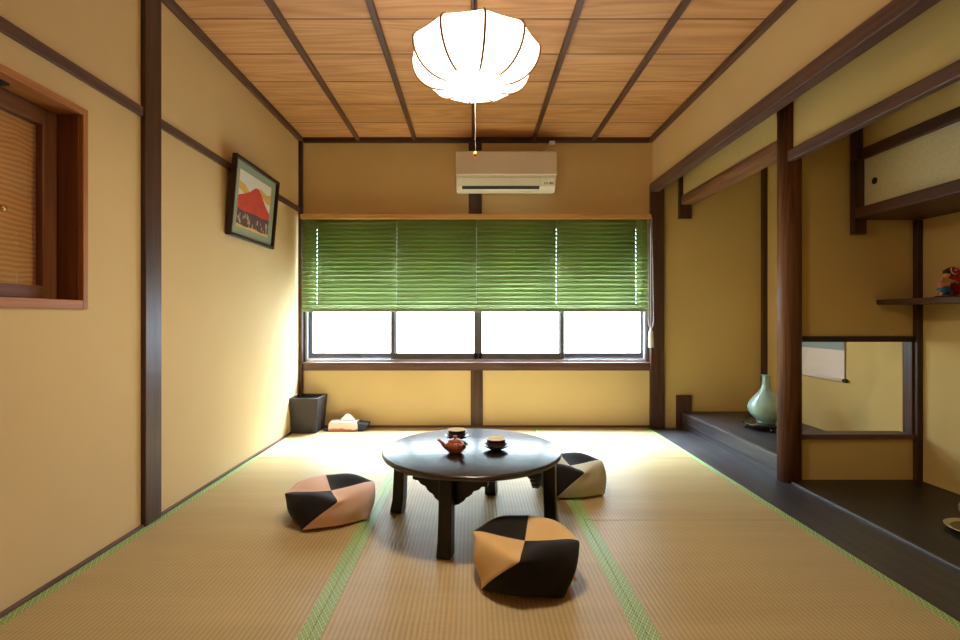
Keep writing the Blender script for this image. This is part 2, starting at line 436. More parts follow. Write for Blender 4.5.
struct(MB().box(1.665, 1.72, 2.68, YB, 1.82, ZC+.03), 'wall_alcove_lintel', M['alcove'], 'small hanging wall above the alcove lintel', 'wall')
struct(MB().box(1.682, 1.73, 1.0, 2.62, 1.74, ZC+.03), 'wall_shelf_lintel', M['alcove'], 'small hanging wall above the shelf alcove', 'wall')
# divider wall between the alcoves with its low opening
dv = MB().box(1.715, 2.345, 2.612, 2.675, .76, ZC+.03).box(1.715, 2.345, 2.612, 2.675, -.05, .235)
struct(dv, 'wall_divider', M['alcove'], 'plaster partition with a low opening between the alcoves', 'wall')
trim(MB().box(1.72, 2.376, 2.598, 2.688, .743, .773), M['blackX'], 'thin dark rail over the low opening in the partition')
trim(MB().box(1.72, 2.376, 2.598, 2.688, .225, .252), M['mauveX'], 'dark sill under the low opening in the partition')
trim(MB().box(2.334, 2.376, 2.605, 2.688, .24, .76).box(2.345, 2.376, 2.585, 2.688, .0, 1.388), M['darkZ'], 'slim dark post in the inner corner of the shelf alcove')
trim(MB().box(2.296, 2.333, 3.878, 3.912, .125, ZC), M['darkZ'], 'slim dark post in the corner behind the vase')

# posts and beams
trim(MB().box(XL-.01, XL+.020, 2.035, 2.142, 0, ZC), M['darkZ'], 'broad dark post on the left wall', bevel=.004)
trim(MB().box(XL-.01, XL+.026, 3.875, 3.915, 0, ZC), M['darkZ'], 'dark corner post at the left end of the window')
trim(MB().box(1.408, 1.515, 3.875, 3.96, 0, 1.93), M['darkZ'], 'broad dark post at the right end of the window', bevel=.004)
trim(MB().box(-.035, .07, 3.895, 3.915, 1.68, ZC), M['darkZ'], 'dark post above and below the air conditioner')
trim(MB().box(-.018, .078, 3.895, 3.915, .0, .46), M['darkZ'], 'dark post under the middle of the window sill')
trim(MB().box(XL-.01, XL+.014, YR, 2.03, 1.705, 1.745), M['mauveY'], 'dark picture rail on the left wall nearer than the broad post')
trim(MB().box(XL-.01, XL+.014, 2.145, 3.875, 1.705, 1.745), M['mauveY'], 'dark picture rail running behind the framed picture')
trim(MB().box(1.405, 1.475, 1.0, 3.90, 1.867, 1.938), M['mauveY'], 'long dark beam along the bottom of the right hanging wall', bevel=.006)
trim(MB().box(1.65, 1.755, 2.66, 3.91, 1.768, 1.84), M['beamlog'], 'brown lintel beam across the raised alcove', bevel=.008)
trim(MB().box(1.635, 1.735, 3.88, 3.912, 1.66, ZC), M['darkZ'], 'short dark hanging post at the end of the alcove lintel')
trim(MB().box(1.618, 1.735, 3.88, 3.912, .0, .256), M['darkZ'], 'short dark post stub on the floor beside the raised alcove')
trim(MB().box(1.658, 1.693, 1.0, 2.60, 1.694, 1.754), M['mauveY'], 'dark beam over the shelf alcove', bevel=.006)
# alcove post: a rounded log
pm = MB(); n = 40; cx, cy, a = 1.695, 2.626, .0556
ring = []
for i in range(n):
    th = 2*PI*i/n; c_, s_ = math.cos(th), math.sin(th); e = 2/2.15
    ring.append((cx+a*math.copysign(abs(c_)**e, c_), cy+a*math.copysign(abs(s_)**e, s_)))
pm.prism(ring, lambda u, v, w_: (u, v, w_), .0, ZC)
trim(pm, M['log'], 'polished reddish log post between the two alcoves', bevel=0, smooth=False)
for p in bpy.data.objects['trim_%d' % nt_[0]].data.polygons: p.use_smooth = len(p.vertices) == 4
trim(MB().box(XL, XL+.014, YR, 3.9, -.05, .012), M['mauveY'], 'narrow wooden edging strip at the foot of the left wall', bevel=.002)
struct(MB().box(XL+.03, 1.41, 3.893, 3.912, -.05, .014), 'baseboard_back', M['mauveX'], 'thin edging strip at the foot of the window wall', 'baseboard')

# alcove floors
trim(MB().box(1.392, 1.672, 1.0, 3.893, -.05, .0), M['inkboard'], 'dark polished floor board along the right edge of the mats', bevel=.004)
trim(MB().box(1.668, 1.684, 1.0, 2.57, -.03, .012), M['inkboard'], 'raised lip of the shelf alcove floor', bevel=.004)
struct(MB().box(1.684, XA, 1.0, 2.66, -.05, .008), 'floor_shelf_alcove', M['inkdeep'], 'dark floor board of the shelf alcove', 'floor')
struct(MB().box(1.69, 2.333, 2.688, 3.912, .08, .125), 'floor_raised_alcove', M['inkboard'], 'dark raised floor board carrying the vase', 'floor')
trim(MB().box(1.653, 1.69, 2.66, 3.88, .035, .1255), M['inkboard'], 'dark front board of the raised alcove floor', bevel=.008)
trim(MB().box(1.661, 1.69, 2.66, 3.90, -.02, .036), M['inkboard'], 'recessed toe board under the raised alcove', bevel=.002)

# ------------------------------------------------------------------ tatami mats
def mat_(x0, x1, y0, y1, along, label, borders):
    t = thing('tatami_mat', label, 'straw mat', ((x0+x1)/2, (y0+y1)/2, -.055), 'tatami mats on the floor')
    g = .0012
    X0, X1, Y0, Y1 = x0+g, x1-g, y0+g, y1-g
    uv = (lambda v: (v[1], v[0])) if along == 'Y' else (lambda v: (v[0], v[1]))
    MB().box(X0, X1, Y0, Y1, -.055, 0).build('rush_surface', M['tatami'], t, uv=uv, bevel=.002)
    for b in borders:
        q = .031; h = .0012
        if b == 'l': r = (X0-.0004, X0+q, Y0, Y1)
        if b == 'r': r = (X1-q, X1+.0004, Y0, Y1)
        if b == 'n': r = (X0, X1, Y0-.0004, Y0+q)
        if b == 'f': r = (X0, X1, Y1-q, Y1+.0004)
        MB().box(r[0], r[1], r[2], r[3], -.04, h).build('cloth_border', M['heri'], t,
            uv=(lambda v: (v[1], v[0]+.003)) if b in 'lr' else (lambda v: (v[0], v[1]+.003)))
    return t
xa, xb, xc, xd = XL+.014, -.447, .478, 1.391
Y1_ = 3.045
mat_(xa, xb, 1.195, Y1_, 'Y', 'straw mat along the left wall under the salmon and black cushion', 'lr')
mat_(xb, xc, 1.195, Y1_, 'Y', 'straw mat in the middle under the round table', 'lr')
mat_(xc, xd, 2.11, Y1_, 'Y', 'square half mat on the right beside the raised alcove', 'lr')
mat_(xc, xd, .27, 2.11, 'Y', 'straw mat at the front right beside the shelf alcove', 'lr')
mat_(xa, xc, Y1_, 3.893, 'X', 'bright straw mat laid crosswise under the window', 'n')
mat_(xc, xd, Y1_, 3.893, 'Y', 'bright half mat in the corner near the right window post', 'lr')
mat_(xa, xb, -.655, 1.195, 'Y', 'straw mat on the near left below the interior window', 'lr')
mat_(xb, xc, -.655, 1.195, 'Y', 'straw mat in the middle nearest the viewer', 'lr')
mat_(xc, xd, YR, .27, 'Y', 'straw mat on the near right behind the viewer', 'lr')
mat_(xa, xc, YR, -.655, 'X', 'straw mat laid crosswise behind the viewer', 'nf')

# ------------------------------------------------------------------ main window
win = bpy.data.objects.new('window_1', None); C.objects.link(win); win.location = (0, 3.97, wz0)
win['kind'] = 'structure'; win['label'] = 'wide four-pane sliding window glowing white under the green blind'; win['category'] = 'window'
f = MB()
f.box(wx0, wx1, 3.925, 4.06, wz1-.04, wz1)
f.box(wx0, wx0+.022, 3.925, 4.06, wz0-.02, wz1).box(wx1-.022, wx1, 3.925, 4.06, wz0-.02, wz1)
f.build('window_frame', M['bronze'], win, bevel=.002)
MB().box(wx0, wx1, 3.93, 4.06, wz0-.02, wz0).box(wx0, wx1, 3.945, 3.95, wz0, wz0+.012).box(wx0, wx1, 3.985, 3.99, wz0, wz0+.012).build('window_track', M['alu'], win)
MB().box(wx1-.034, wx1-.022, 3.935, 3.995, wz0, wz1-.04).box(wx0+.022, wx0+.034, 3.935, 3.995, wz0, wz1-.04).build('window_track', M['alu'], win)
def sash(x0, x1, yc):
    s = MB(); sw = .034
    s.box(x0, x0+sw, yc-.012, yc+.012, wz0+.006, wz1-.04).box(x1-sw, x1, yc-.012, yc+.012, wz0+.006, wz1-.04)
    s.box(x0+sw, x1-sw, yc-.012, yc+.012, wz0+.006, wz0+.052).box(x0+sw, x1-sw, yc-.012, yc+.012, wz1-.09, wz1-.04)
    o = s.build('sash', M['bronze'], win, bevel=.002)
    g = MB().box(x0+sw-.004, x1-sw+.004, yc-.002, yc+.002, wz0+.048, wz1-.085).build('pane', M['glass'], None)
    g.parent = o
    g.location = Vector((0, 0, 0)) - parent_world(o)
    return o
px = lambda p, d: (p-473)*d/490
for a_, b_, yy in ((308.5, 397, 3.985), (391, 482, 3.955), (474, 564, 3.955), (558.5, 644.5, 3.985)):
    sash(px(a_, yy), px(b_, yy), yy)
trim(MB().box(wx0-.01, wx1+.01, 3.895, 4.06, .452, wz0-.018), M['mauveX'], 'dark wooden sill board under the wide window', bevel=.003)
trim(MB().box(wx0-.016, wx0+.004, 3.90, 4.06, .53, 1.68).box(wx1-.004, wx1+.02, 3.92, 4.06, .53, 1.68), M['darkZ'], 'dark window jambs at both ends of the window')

# ------------------------------------------------------------------ slatted blind
bl = thing('venetian_blind', 'green slatted blind drawn halfway down the wide window', 'blind', (.02, 3.86, 1.70))
bx0, bx1 = px(301.5, 3.85), px(650, 3.85)
MB().box(bx0-.004, bx1+.004, 3.828, 3.892, 1.646, 1.684).build('pelmet', M['lightX'], bl, bevel=.004)
cs = [px(p, 3.85) for p in (317, 396.7, 476.5, 556.3, 636)]
xs = [bx0]
for c_ in cs: xs += [c_-.0018, c_+.0018]
xs.append(bx1)
pl = MB(); pitch = .0338; nsl = 20; chord = .043
def slat(zc_, tilt, slots=True):
    dy, dz = math.cos(tilt), math.sin(tilt); vals = [0, .25, .5, .75, 1]
    def P(x, t):
        a = (t-.5)*chord; b = .0028*(1-(2*t-1)**2)
        return (x, 3.860+a*dy-b*dz, zc_+a*dz+b*dy)
    for i in range(len(xs)-1):
        for q in range(4):
            if i % 2 and slots and q in (1, 2): continue
            pl.add([P(xs[i], vals[q]), P(xs[i+1], vals[q]), P(xs[i+1], vals[q+1]), P(xs[i], vals[q+1])], [(0, 1, 2, 3)])
for k in range(nsl+1): slat(1.634-k*pitch, math.radians(62), 1 < k < nsl)
so_ = pl.build('slats', M['blind'], bl, smooth=True)
sol = so_.modifiers.new('thickness', 'SOLIDIFY'); sol.thickness = .0006
MB().box(bx0, bx1, 3.846, 3.872, .918, .950).build('bottom_rail', M['blindrail'], bl, bevel=.004)
for c_ in cs: MB().tube([(c_, 3.8625, 1.65), (c_, 3.8625, .935)], .0009, 6).build('lift_cord', M['cord'], bl)
cx0 = px(648.5, 3.83)
lp = [(cx0, 3.842, 1.66), (cx0+.001, 3.838, 1.3), (cx0, 3.836, .85), (cx0+.005, 3.835, .81), (cx0+.020, 3.835, .786), (cx0+.036, 3.835, .81), (cx0+.041, 3.836, .85), (cx0+.036, 3.838, 1.3), (cx0+.030, 3.842, 1.66)]
MB().tube(lp, .0022, 6).build('pull_cord', M['cord'], bl, smooth=True)
MB().lathe([(0, .788), (.007, .788), (.008, .776), (.014, .770), (.017, .760), (.020, .645), (.018, .638), (.0, .638)], (cx0+.020, 3.83, 0), 20).build('cord_weight', M['cord'], bl)

# ------------------------------------------------------------------ air conditioner
ac = thing('air_conditioner', 'white wall air conditioner mounted above the green blind', 'air conditioner', (.25, 3.90, 1.81))
ax0, ax1 = px(456, 3.70), px(556.5, 3.70)
prof = [(3.908, 1.862), (3.908, 2.125), (3.72, 2.128), (3.705, 2.12), (3.698, 1.95), (3.702, 1.925), (3.725, 1.870), (3.755, 1.843), (3.79, 1.836), (3.84, 1.848)]
MB().prism(prof, lambda u, v, w_: (w_, u, v), ax0, ax1).build('body', M['acwhite'], ac, bevel=.012, seg=3, ang=50)
MB().prism([(3.70, 1.948), (3.70, 2.127), (3.694, 2.13), (3.686, 2.12), (3.684, 1.955), (3.69, 1.946)], lambda u, v, w_: (w_, u, v), ax0-.001, ax1+.001).build('front_panel', M['acpanel'], ac, bevel=.003)
lx0, lx1 = px(462, 3.70), px(540.5, 3.70)
MB().prism([(3.7005, 1.932), (3.695, 1.93), (3.715, 1.874), (3.7225, 1.877)], lambda u, v, w_: (w_, u, v), lx0, lx1).build('louver', M['acwhite'], ac, bevel=.002)
MB().prism([(3.730, 1.876), (3.720, 1.873), (3.739, 1.853), (3.750, 1.858)], lambda u, v, w_: (w_, u, v), lx0, lx1-.004).build('air_slot', M['acdark'], ac)
ind = MB()
def acq(x0, x1, z0, z1):
    yz = lambda z: 3.702+(1.925-z)*(.023/.055)-.0012
    ind.add([(x0, yz(z0), z0), (x1, yz(z0), z0), (x1, yz(z1), z1), (x0, yz(z1), z1)], [(0, 1, 2, 3)])
bxa = px(544.5, 3.7)
for q in range(3): acq(bxa+q*.011, bxa+q*.011+.007, 1.884, 1.899)
acq(px(549.5, 3.7), px(553.5, 3.7), 1.884, 1.900)
ind.build('indicator_panel', M['acgrey'], ac)
MB().tube([(.54, 3.88, 2.12), (.545, 3.87, 2.17), (.57, 3.865, 2.21), (.61, 3.862, 2.235), (.622, 3.862, 2.252)], .006, 8).build('power_cable', M['acpanel'], ac, smooth=True)
MB().box(.60, .645, 3.845, 3.876, 2.236, 2.262).build('plug', M['acwhite'], ac, bevel=.004)

# ------------------------------------------------------------------ pendant lamp
LX, LY = .006, 1.72
m, t, o = nt('lamp_cloth')
e = N(t, 'ShaderNodeEmission', Strength=6.6); e.inputs['Color'].default_value = col((1, .83, .60))
d = N(t, 'ShaderNodeBsdfDiffuse'); d.inputs['Color'].default_value = col(srgb(240, 230, 215))
a_ = N(t, 'ShaderNodeAddShader'); L(t, e, 'Emission', a_, 0); L(t, d, 'BSDF', a_, 1); L(t, a_, 'Shader', o, 'Surface')
M['shade'] = m
lamp = thing('pendant_lamp', 'glowing white ribbed pendant lamp hanging from the ceiling', 'lamp', (LX, LY, ZC))
def lr(z):   # radius of a rib at height z (0..1)
    pass
zb, ze, zt = 1.682, 1.798, 1.852
lprof = []
for i in range(9):
    th = PI/2*i/8
    lprof.append((.109+(.226-.109)*math.sin(th), ze-(ze-zb)*math.cos(th)))
for i in range(1, 9):
    th = PI/2*i/8
    lprof.append((.085+(.226-.085)*math.cos(th), ze+(zt-ze)*math.sin(th)))
NR = 10; ph = math.radians(-90+8)
sh = MB(); nsub = 6
n_ = NR*nsub
vs = []
for r, z in lprof:
    for k in range(n_):
        u = (k % nsub)/nsub; th0 = ph+2*PI*(k//nsub)/NR; th1 = th0+2*PI/NR
        a0 = Vector((math.cos(th0), math.sin(th0))); a1 = Vector((math.cos(th1), math.sin(th1)))
        p = a0.lerp(a1, u)*r
        fac = max(0, (r-.1)/.126)
        p *= 1-.02*fac*math.sin(PI*u)            # cloth pulled taut between ribs
        vs.append((LX+p.x, LY+p.y, z))
fs = []
for i in range(len(lprof)-1):
    for k in range(n_):
        k2 = (k+1) % n_; fs.append((i*n_+k, i*n_+k2, (i+1)*n_+k2, (i+1)*n_+k))
fs.append([k for k in range(n_)][::-1])
sh.add(vs, fs)
sh.build('lamp_shade', M['shade'], lamp)
M['diffuser'] = emit('lamp_diffuser_glow', (1, .84, .62), 140.0)
MB().lathe([(0, zb-.002), (.100, zb-.002), (.100, zb-.004), (0, zb-.004)], (LX, LY, 0), 48).build('diffuser', M['diffuser'], lamp)
for j in range(NR):
    th = ph+2*PI*j/NR
    MB().tube([(LX+(r+.0015)*math.cos(th), LY+(r+.0015)*math.sin(th), z) for r, z in lprof], .0042, 6).build('rib', M['rib'], lamp, smooth=True)
def hoop(r, z, rad): 
    pth = [(LX+r*math.cos(2*PI*k/40), LY+r*math.sin(2*PI*k/40), z) for k in range(41)]
    return MB().tube(pth, rad, 6)
hoop(.109, zb, .0018).build('lower_ring', M['rib'], lamp, smooth=True)
hoop(.086, zt, .003).build('upper_ring', M['rib'], lamp, smooth=True)
MB().tube([(LX, LY, zt-.03), (LX, LY, ZC-.03)], .004, 8).build('hanging_cord', M['blackcord'], lamp)
MB().lathe([(0, ZC-.055), (.03, ZC-.055), (.034, ZC-.027), (0, ZC-.027)], (LX, LY, 0), 20).build('ceiling_rose', M['blackcord'], lamp)
MB().tube([(LX+.002, LY, zb), (LX+.002, LY, 1.455)], .0011, 6).build('pull_string', M['string'], lamp)
MB().ball((LX+.002, LY, 1.444), .0075, (1, 1, 1.3)).build('pull_knob', M['amber'], lamp, smooth=True)

# ------------------------------------------------------------------ interior window in the left wall
w2 = bpy.data.objects.new('window_2', None); C.objects.link(w2); w2.location = (XL-.05, 1.3, hz0)
w2['kind'] = 'structure'; w2['label'] = 'recessed wooden interior window in the left wall'; w2['category'] = 'window'
MB().box(XL-.105, XL+.012, hy1-.022, hy1, hz0, hz1).build('window_jamb', M['lightZ'], w2, bevel=.002)
MB().box(XL-.105, XL+.012, hy0, hy0+.022, hz0, hz1).build('window_jamb', M['lightZ'], w2, bevel=.002)
MB().box(XL-.105, XL+.012, hy0, hy1-.022, hz1-.024, hz1).build('window_head', M['lightY'], w2, bevel=.002)
MB().box(XL-.105, XL+.012, hy0, hy1-.022, hz0, hz0+.03).build('window_sill', M['lightY'], w2, bevel=.002)
MB().box(XL-.105, XL-.004, hy1-.026, hy1-.0215, hz0+.03, hz1-.024).build('jamb_lining', M['brownZ'], w2)
def sash2(y0, y1, xc):
    s = MB(); a, b = xc-.013, xc+.013; z0, z1 = hz0+.031, hz1-.026
    s.box(a, b, y0, y0+.056, z0, z1).box(a, b, y1-.056, y1, z0, z1)
    o = s.build('sash_stile', M['brownZ'], w2, bevel=.002)
    r = MB().box(a, b, y0+.056, y1-.056, z0, z0+.046).box(a, b, y0+.056, y1-.056, z1-.058, z1).build('sash_rail', M['brownY'], w2, bevel=.002)
    MB().box(xc-.002, xc+.002, y0+.05, y1-.05, z0+.04, z1-.05).build('pane', M['glass2'], w2)
    MB().box(xc-.03, xc-.022, y0+.02, y1-.02, z0+.01, z1-.01).build('reed_panel', M['reed'], w2)
sash2(1.19, hy1-.027, XL-.09)
sash2(hy0+.022, 1.235, XL-.125)
MB().lathe([(0, .0), (.014, 0), (.014, .006), (.006, .012), (.011, .022), (.009, .03), (0, .031)], (XL-.077, 1.492, 1.205), 20, rot=Matrix.Rotation(PI/2, 3, 'Y')).build('latch_knob', M['brass'], w2, smooth=True)
MB().box(XL-.09, XL-.03, 1.42, 1.492, hz1-.032, hz1-.024).build('head_catch', M['pull'], w2, bevel=.002)

# ------------------------------------------------------------------ framed picture, tilted off the left wall
PB = Vector((XL+.006, 3.015, 1.335))
pic = thing('framed_picture', 'framed picture of a red mountain tilted forward on the left wall', 'picture', PB)
PW, PH, PD = .60, .455, .030
tilt = math.atan2(.040, PH)
def pp(u, v, w_):    # u along the wall (away), v up, w out of the wall
    y = u; zz = v*math.cos(tilt)-w_*math.sin(tilt); xx = v*math.sin(tilt)+w_*math.cos(tilt)
    return Vector((PB.x+xx, PB.y+y, PB.z+zz))
def pbox(mb, u0, u1, v0, v1, w0, w1, mi=0):
    vs = [pp(u, v, w_) for w_ in (w0, w1) for v in (v0, v1) for u in (u0, u1)]
    mb.add(vs, [(0, 2, 3, 1), (4, 5, 7, 6), (0, 1, 5, 4), (2, 6, 7, 3), (0, 4, 6, 2), (1, 3, 7, 5)], mi)
    return mb
h = PW/2; fw = .017
fr = MB()
pbox(fr, -h, -h+fw, 0, PH, 0, PD); pbox(fr, h-fw, h, 0, PH, 0, PD)
pbox(fr, -h+fw, h-fw, 0, fw, 0, PD); pbox(fr, -h+fw, h-fw, PH-fw, PH, 0, PD)
fr.build('frame', M['pframe'], pic, bevel=.003)
pbox(MB(), -h+fw, h-fw, fw, PH-fw, .002, .010).build('mount', M['mount'], pic)
pa = MB()
u0, u1, v0, v1 = -h+.085, h-.085, .068, PH-.062
def flat(poly, w_, mi):
    pa.add([pp(u0+(u1-u0)*a, v0+(v1-v0)*b, w_) for a, b in poly], [list(range(len(poly)))], mi)
pbox(pa, u0, u1, v0, v1, .008, .0112, 0)
flat([(0, .66), (0, .80), (.16, .78), (.33, .68), (.40, .62), (.2, .60)], .0116, 1)
flat([(1, .62), (1, .84), (.86, .80), (.72, .84), (.60, .86), (.70, .72), (.86, .64)], .0116, 1)
flat([(0, .30), (0, .54), (.14, .60), (.30, .68), (.46, .80), (.53, .83), (.61, .82), (.70, .73), (.84, .58), (1, .46), (1, .30)], .0119, 2)
flat([(0, .0), (0, .32), (.2, .30), (.5, .33), (.8, .31), (1, .34), (1, 0)], .0122, 3)
random.seed(5)
for q in range(26):
    a_ = random.uniform(.02, .95); b_ = random.uniform(.0, .2); s_ = random.uniform(.025, .05)
    flat([(a_, b_), (min(1, a_+s_), b_), (min(1, a_+s_*.8), b_+s_*1.6), (a_+s_*.4, b_+s_*2.2), (a_+s_*.1, b_+s_*1.5)], .0125+q*.00002, 4)
flat([(0, 0), (0, .05), (.25, .03), (.5, .055), (.75, .03), (1, .05), (1, 0)], .0132, 1)
pa.build('painting', [M['psky'], M['pgold'], M['pred'], M['pdark'], M['phouse']], pic)
MB().tube([pp(-.12, PH, .006), (XL+.02, PB.y-.02, 1.80), pp(.12, PH, .006)], .0012, 6).build('hanging_wire', M['pull'], pic)

# ------------------------------------------------------------------ round low table
TX, TY, TZ, TR = -.005, 2.105, .312, .381
tb = thing('low_table', 'round dark lacquered low table standing on four square legs', 'table', (TX, TY, 0))
MB().lathe([(0, .286), (TR-.03, .286), (TR-.012, .288), (TR-.003, .294), (TR, .302), (TR-.004, .309), (TR-.012, TZ), (0, TZ)], (TX, TY, 0), 96).build('table_top', M['lacquer'], tb, smooth=False)
for p in [o for o in C.objects if o.name.startswith('table_top')][0].data.polygons: p.use_smooth = True
bpy.data.objects['table_top'].modifiers.new('b', 'BEVEL').width = .0015
ang0 = math.radians(-106.8)
sc = [(-.148, .29), (-.148, .282), (-.125, .279), (-.118, .268), (-.108, .262), (-.095, .258), (-.088, .243), (-.076, .232), (-.066, .228), (-.058, .212), (-.046, .203), (-.038, .195), (-.02, .189), (0, .187)]
sc = [sc[0]]+[(u, .172+(v-.187)*.87) for u, v in sc[1:]]
sc = sc + [(-u, v) for u, v in sc[-2::-1]]
for k in range(4):
    a = ang0+k*PI/2; er = Vector((math.cos(a), math.sin(a), 0)); et = Vector((-math.sin(a), math.cos(a), 0)); ctr = Vector((TX, TY, 0))
    def fn(u, v, w_): return ctr+er*w_+et*u+Vector((0, 0, v))
    lg = MB()
    for zz in ():
        pass
    ro = .016 if k % 2 else 0.0
    secs = [(.29, .318+ro, .024), (.18, .318+ro, .025), (.06, .323+ro, .026), (.02, .330+ro, .0275), (.0005, .333+ro, .028)]
    vs = []
    for z, rr, hw in secs:
        for du, dw in ((-1, -1), (1, -1), (1, 1), (-1, 1)): vs.append(fn(du*hw, z, rr+dw*hw))
    fs = [(i*4+j, i*4+(j+1) % 4, i*4+4+(j+1) % 4, i*4+4+j) for i in range(len(secs)-1) for j in range(4)]
    fs += [(0, 1, 2, 3), tuple(len(secs)*4-4+j for j in range(4))]
    lg.add(vs, fs); lg.build('leg', M['lacquer2'], tb, bevel=.006, seg=2)
    MB().prism(sc, fn, .268, .292).build('carved_bracket', M['lacquer2'], tb, bevel=.002)

# ------------------------------------------------------------------ tea things
def cup_set(x, y, wh):
    s = tag(MB().lathe([(0, .0), (.022, 0), (.024, .004), (.036, .007), (.050, .014), (.056, .0205), (.0545, .0215), (.036, .0105), (.024, .0075), (0, .007)], (x, y, TZ+.0005), 40).build('saucer', M['saucer'], origin=(x, y, TZ), smooth=True),
        'small dark flared saucer under the tea cup, %s' % wh, 'saucer', 'saucers on the round table')
    c = thing('tea_cup', 'small dark tea cup with cream inside, the %s' % wh, 'cup', (x, y, TZ+.008), 'tea cups on the round table')
    z = TZ+.008
    MB().lathe([(0, .0), (.018, 0), (.020, .0025), (.030, .005), (.038, .009), (.0415, .013), (.041, .017), (.039, .019), (.039, .032), (.040, .0385), (.0385, .0392), (.0368, .035), (.0355, .024), (.028, .012), (0, .008)], (x, y, z), 48,
        mis=[0, 0, 0, 0, 0, 0, 0, 1, 1, 2, 2, 2, 2, 2]).build('bowl', [M['cup'], M['cupband'], M['cream']], c, smooth=True)
    MB().lathe([(0, .0), (.017, .0), (.0175, .0035), (0, .0035)], (x, y, z-.0002), 32).build('foot_ring', M['cupband'], c)
cup_set(.098, 2.08, 'one standing alone right of the teapot')
cup_set(-.075, 2.25, 'one half hidden behind the teapot')
# side-handled teapot
tx, ty = -.074, 2.03
tp = thing('teapot', 'reddish clay side-handled teapot on the round table', 'teapot', (tx, ty, TZ))
MB().lathe([(0, 0), (.025, 0), (.027, .003), (.035, .011), (.039, .022), (.039, .033), (.034, .043), (.027, .048), (.0, .048)], (tx, ty, TZ), 48).build('body', M['clay'], tp, smooth=True)
lid = MB().lathe([(0, .0475), (.028, .0475), (.0285, .050), (.022, .055), (.010, .0585), (0, .059)], (tx, ty, TZ), 40).build('lid', M['clay'], tp, smooth=True)
kb = MB().lathe([(0, .057), (.005, .057), (.005, .061), (.009, .0655), (.008, .070), (0, .0715)], (tx, ty, TZ), 24).build('knob', M['clay'], None, smooth=True)
kb.parent = lid; kb.location = -parent_world(lid)
MB().tube([(tx-.030, ty+.002, TZ+.020), (tx-.046, ty+.004, TZ+.030), (tx-.056, ty+.005, TZ+.042), (tx-.067, ty+.006, TZ+.0505), (tx-.073, ty+.006, TZ+.051)], [.013, .0095, .007, .0055, .005], 14).build('spout', M['clay'], tp, smooth=True)
hb = Vector((tx+.020, ty-.030, TZ+.034)); hd = Vector((.30, -.92, .22)).normalized()
MB().tube([hb-hd*.006, hb+hd*.01, hb+hd*.03, hb+hd*.055, hb+hd*.058], [.009, .008, .0085, .0105, .0095], 18).build('handle', M['clay'], tp, smooth=True)
q = hb+hd*.0575
MB().tube([q, q+hd*.0012], [.0075, .0072], 18).build('handle_hollow', M['claydark'], tp)

# ------------------------------------------------------------------ beanbag cushions
def cushion(cx, cy, base, light, label, s=1.0, first=0, tagged=False, hs=1.0):
    """base = angle of the near-right top corner; seams spiral 45 degrees down the sides"""
    cu = thing('floor_cushion', label, 'cushion', (cx, cy, 0), 'two-tone cushions around the round table')
    b = MB(); rad = math.radians
    Rt, Rb = .188*s, .186*s; zc, zt = .148*hs, .128*hs
    V = []
    def add(r, a, z): V.append((cx+r*math.cos(a), cy+r*math.sin(a), z)); return len(V)-1
    T = add(0, 0, zt); rows = []
    def ringv(rs, rm, zs, zm, off):
        rr = []
        for k in range(4):
            a = rad(base)+k*PI/2+rad(off)
            rr.append(add(rs, a, zs)); rr.append(add(rm, a+PI/4, zm))
        rows.append(rr)
    ringv(.085*s, .085*s, .136*hs, .164*hs, 0)
    ringv(.150*s, .142*s, .150*hs, .188*hs, 0)
    ringv(.184*s, .184*s, .146*hs, .158*hs, 0)
    ringv(.190*s, .206*s, .090*hs, .090*hs, -22)
    ringv(.186*s, .182*s, .042*hs, .032*hs, -36)
    ringv(Rb, .150*s, .008*hs, .0, -45)
    ringv(.10*s, .09*s, .0, -.004, -45)
    O = add(0, 0, .004)
    b.v = V
    def face(ids, k): b.f.append(ids); b.mi.append((k+first) % 2)
    for k in range(4):
        i0, i1, i2 = 2*k, 2*k+1, (2*k+2) % 8
        r0 = rows[0]; face([T, r0[i0], r0[i1], r0[i2]], k)
        for A, B in zip(rows[:-1], rows[1:]):
            face([A[i0], B[i0], B[i1], A[i1]], k); face([A[i1], B[i1], B[i2], A[i2]], k)
        rl = rows[-1]; face([rl[i0], O, rl[i2], rl[i1]], k)
        b.cr[(T, r0[i0])] = .7
        for q_, (A, B) in enumerate(zip(rows[:-1], rows[1:])):
            b.cr[(A[i0], B[i0])] = .6
    o = b.build('cushion_cover', [light, M['cblack']], cu, subsurf=3, smooth=True)
    # sharp pulled corners
    at = o.data.attributes.new('crease_vert', 'FLOAT', 'POINT')
    for k in range(4):
        at.data[rows[2][2*k]].value = .5; at.data[rows[5][2*k]].value = .7
    if tagged:
        a = rad(base+90-26)
        MB().box(0, .022, 0, .002, 0, .030)
        e = Vector((math.cos(a), math.sin(a), 0)); p0 = Vector((cx, cy, .046))+e*.150*s; 
        sd = Vector((-e.y, e.x, 0))
        tg = MB(); n0 = e*.038; up = Vector((0, 0, .016)); th = sd*.0015
        tg.add([p0-th, p0+n0-th+Vector((0,0,-.006)), p0+n0+up-th+Vector((0,0,-.006)), p0+up-th, p0+th, p0+n0+th+Vector((0,0,-.006)), p0+n0+up+th+Vector((0,0,-.006)), p0+up+th], [(0, 1, 2, 3), (7, 6, 5, 4), (0, 4, 5, 1), (1, 5, 6, 2), (2, 6, 7, 3), (3, 7, 4, 0)])
        tg.build('maker_tag', M['tag'], cu)
    return cu
cushion(.175, 1.654, 259, M['cbeige'], 'mustard beige and black cushion nearest the viewer in front of the table', tagged=True, first=1, hs=.92)
cushion(-.628, 2.168, 294, M['cpink'], 'salmon beige and black cushion left of the table', first=0, s=1.06, hs=.83)
cushion(.493, 2.487, 281.4, M['csage'], 'pale sage and black cushion half hidden behind the table on the right', first=0, s=.97, hs=.94)

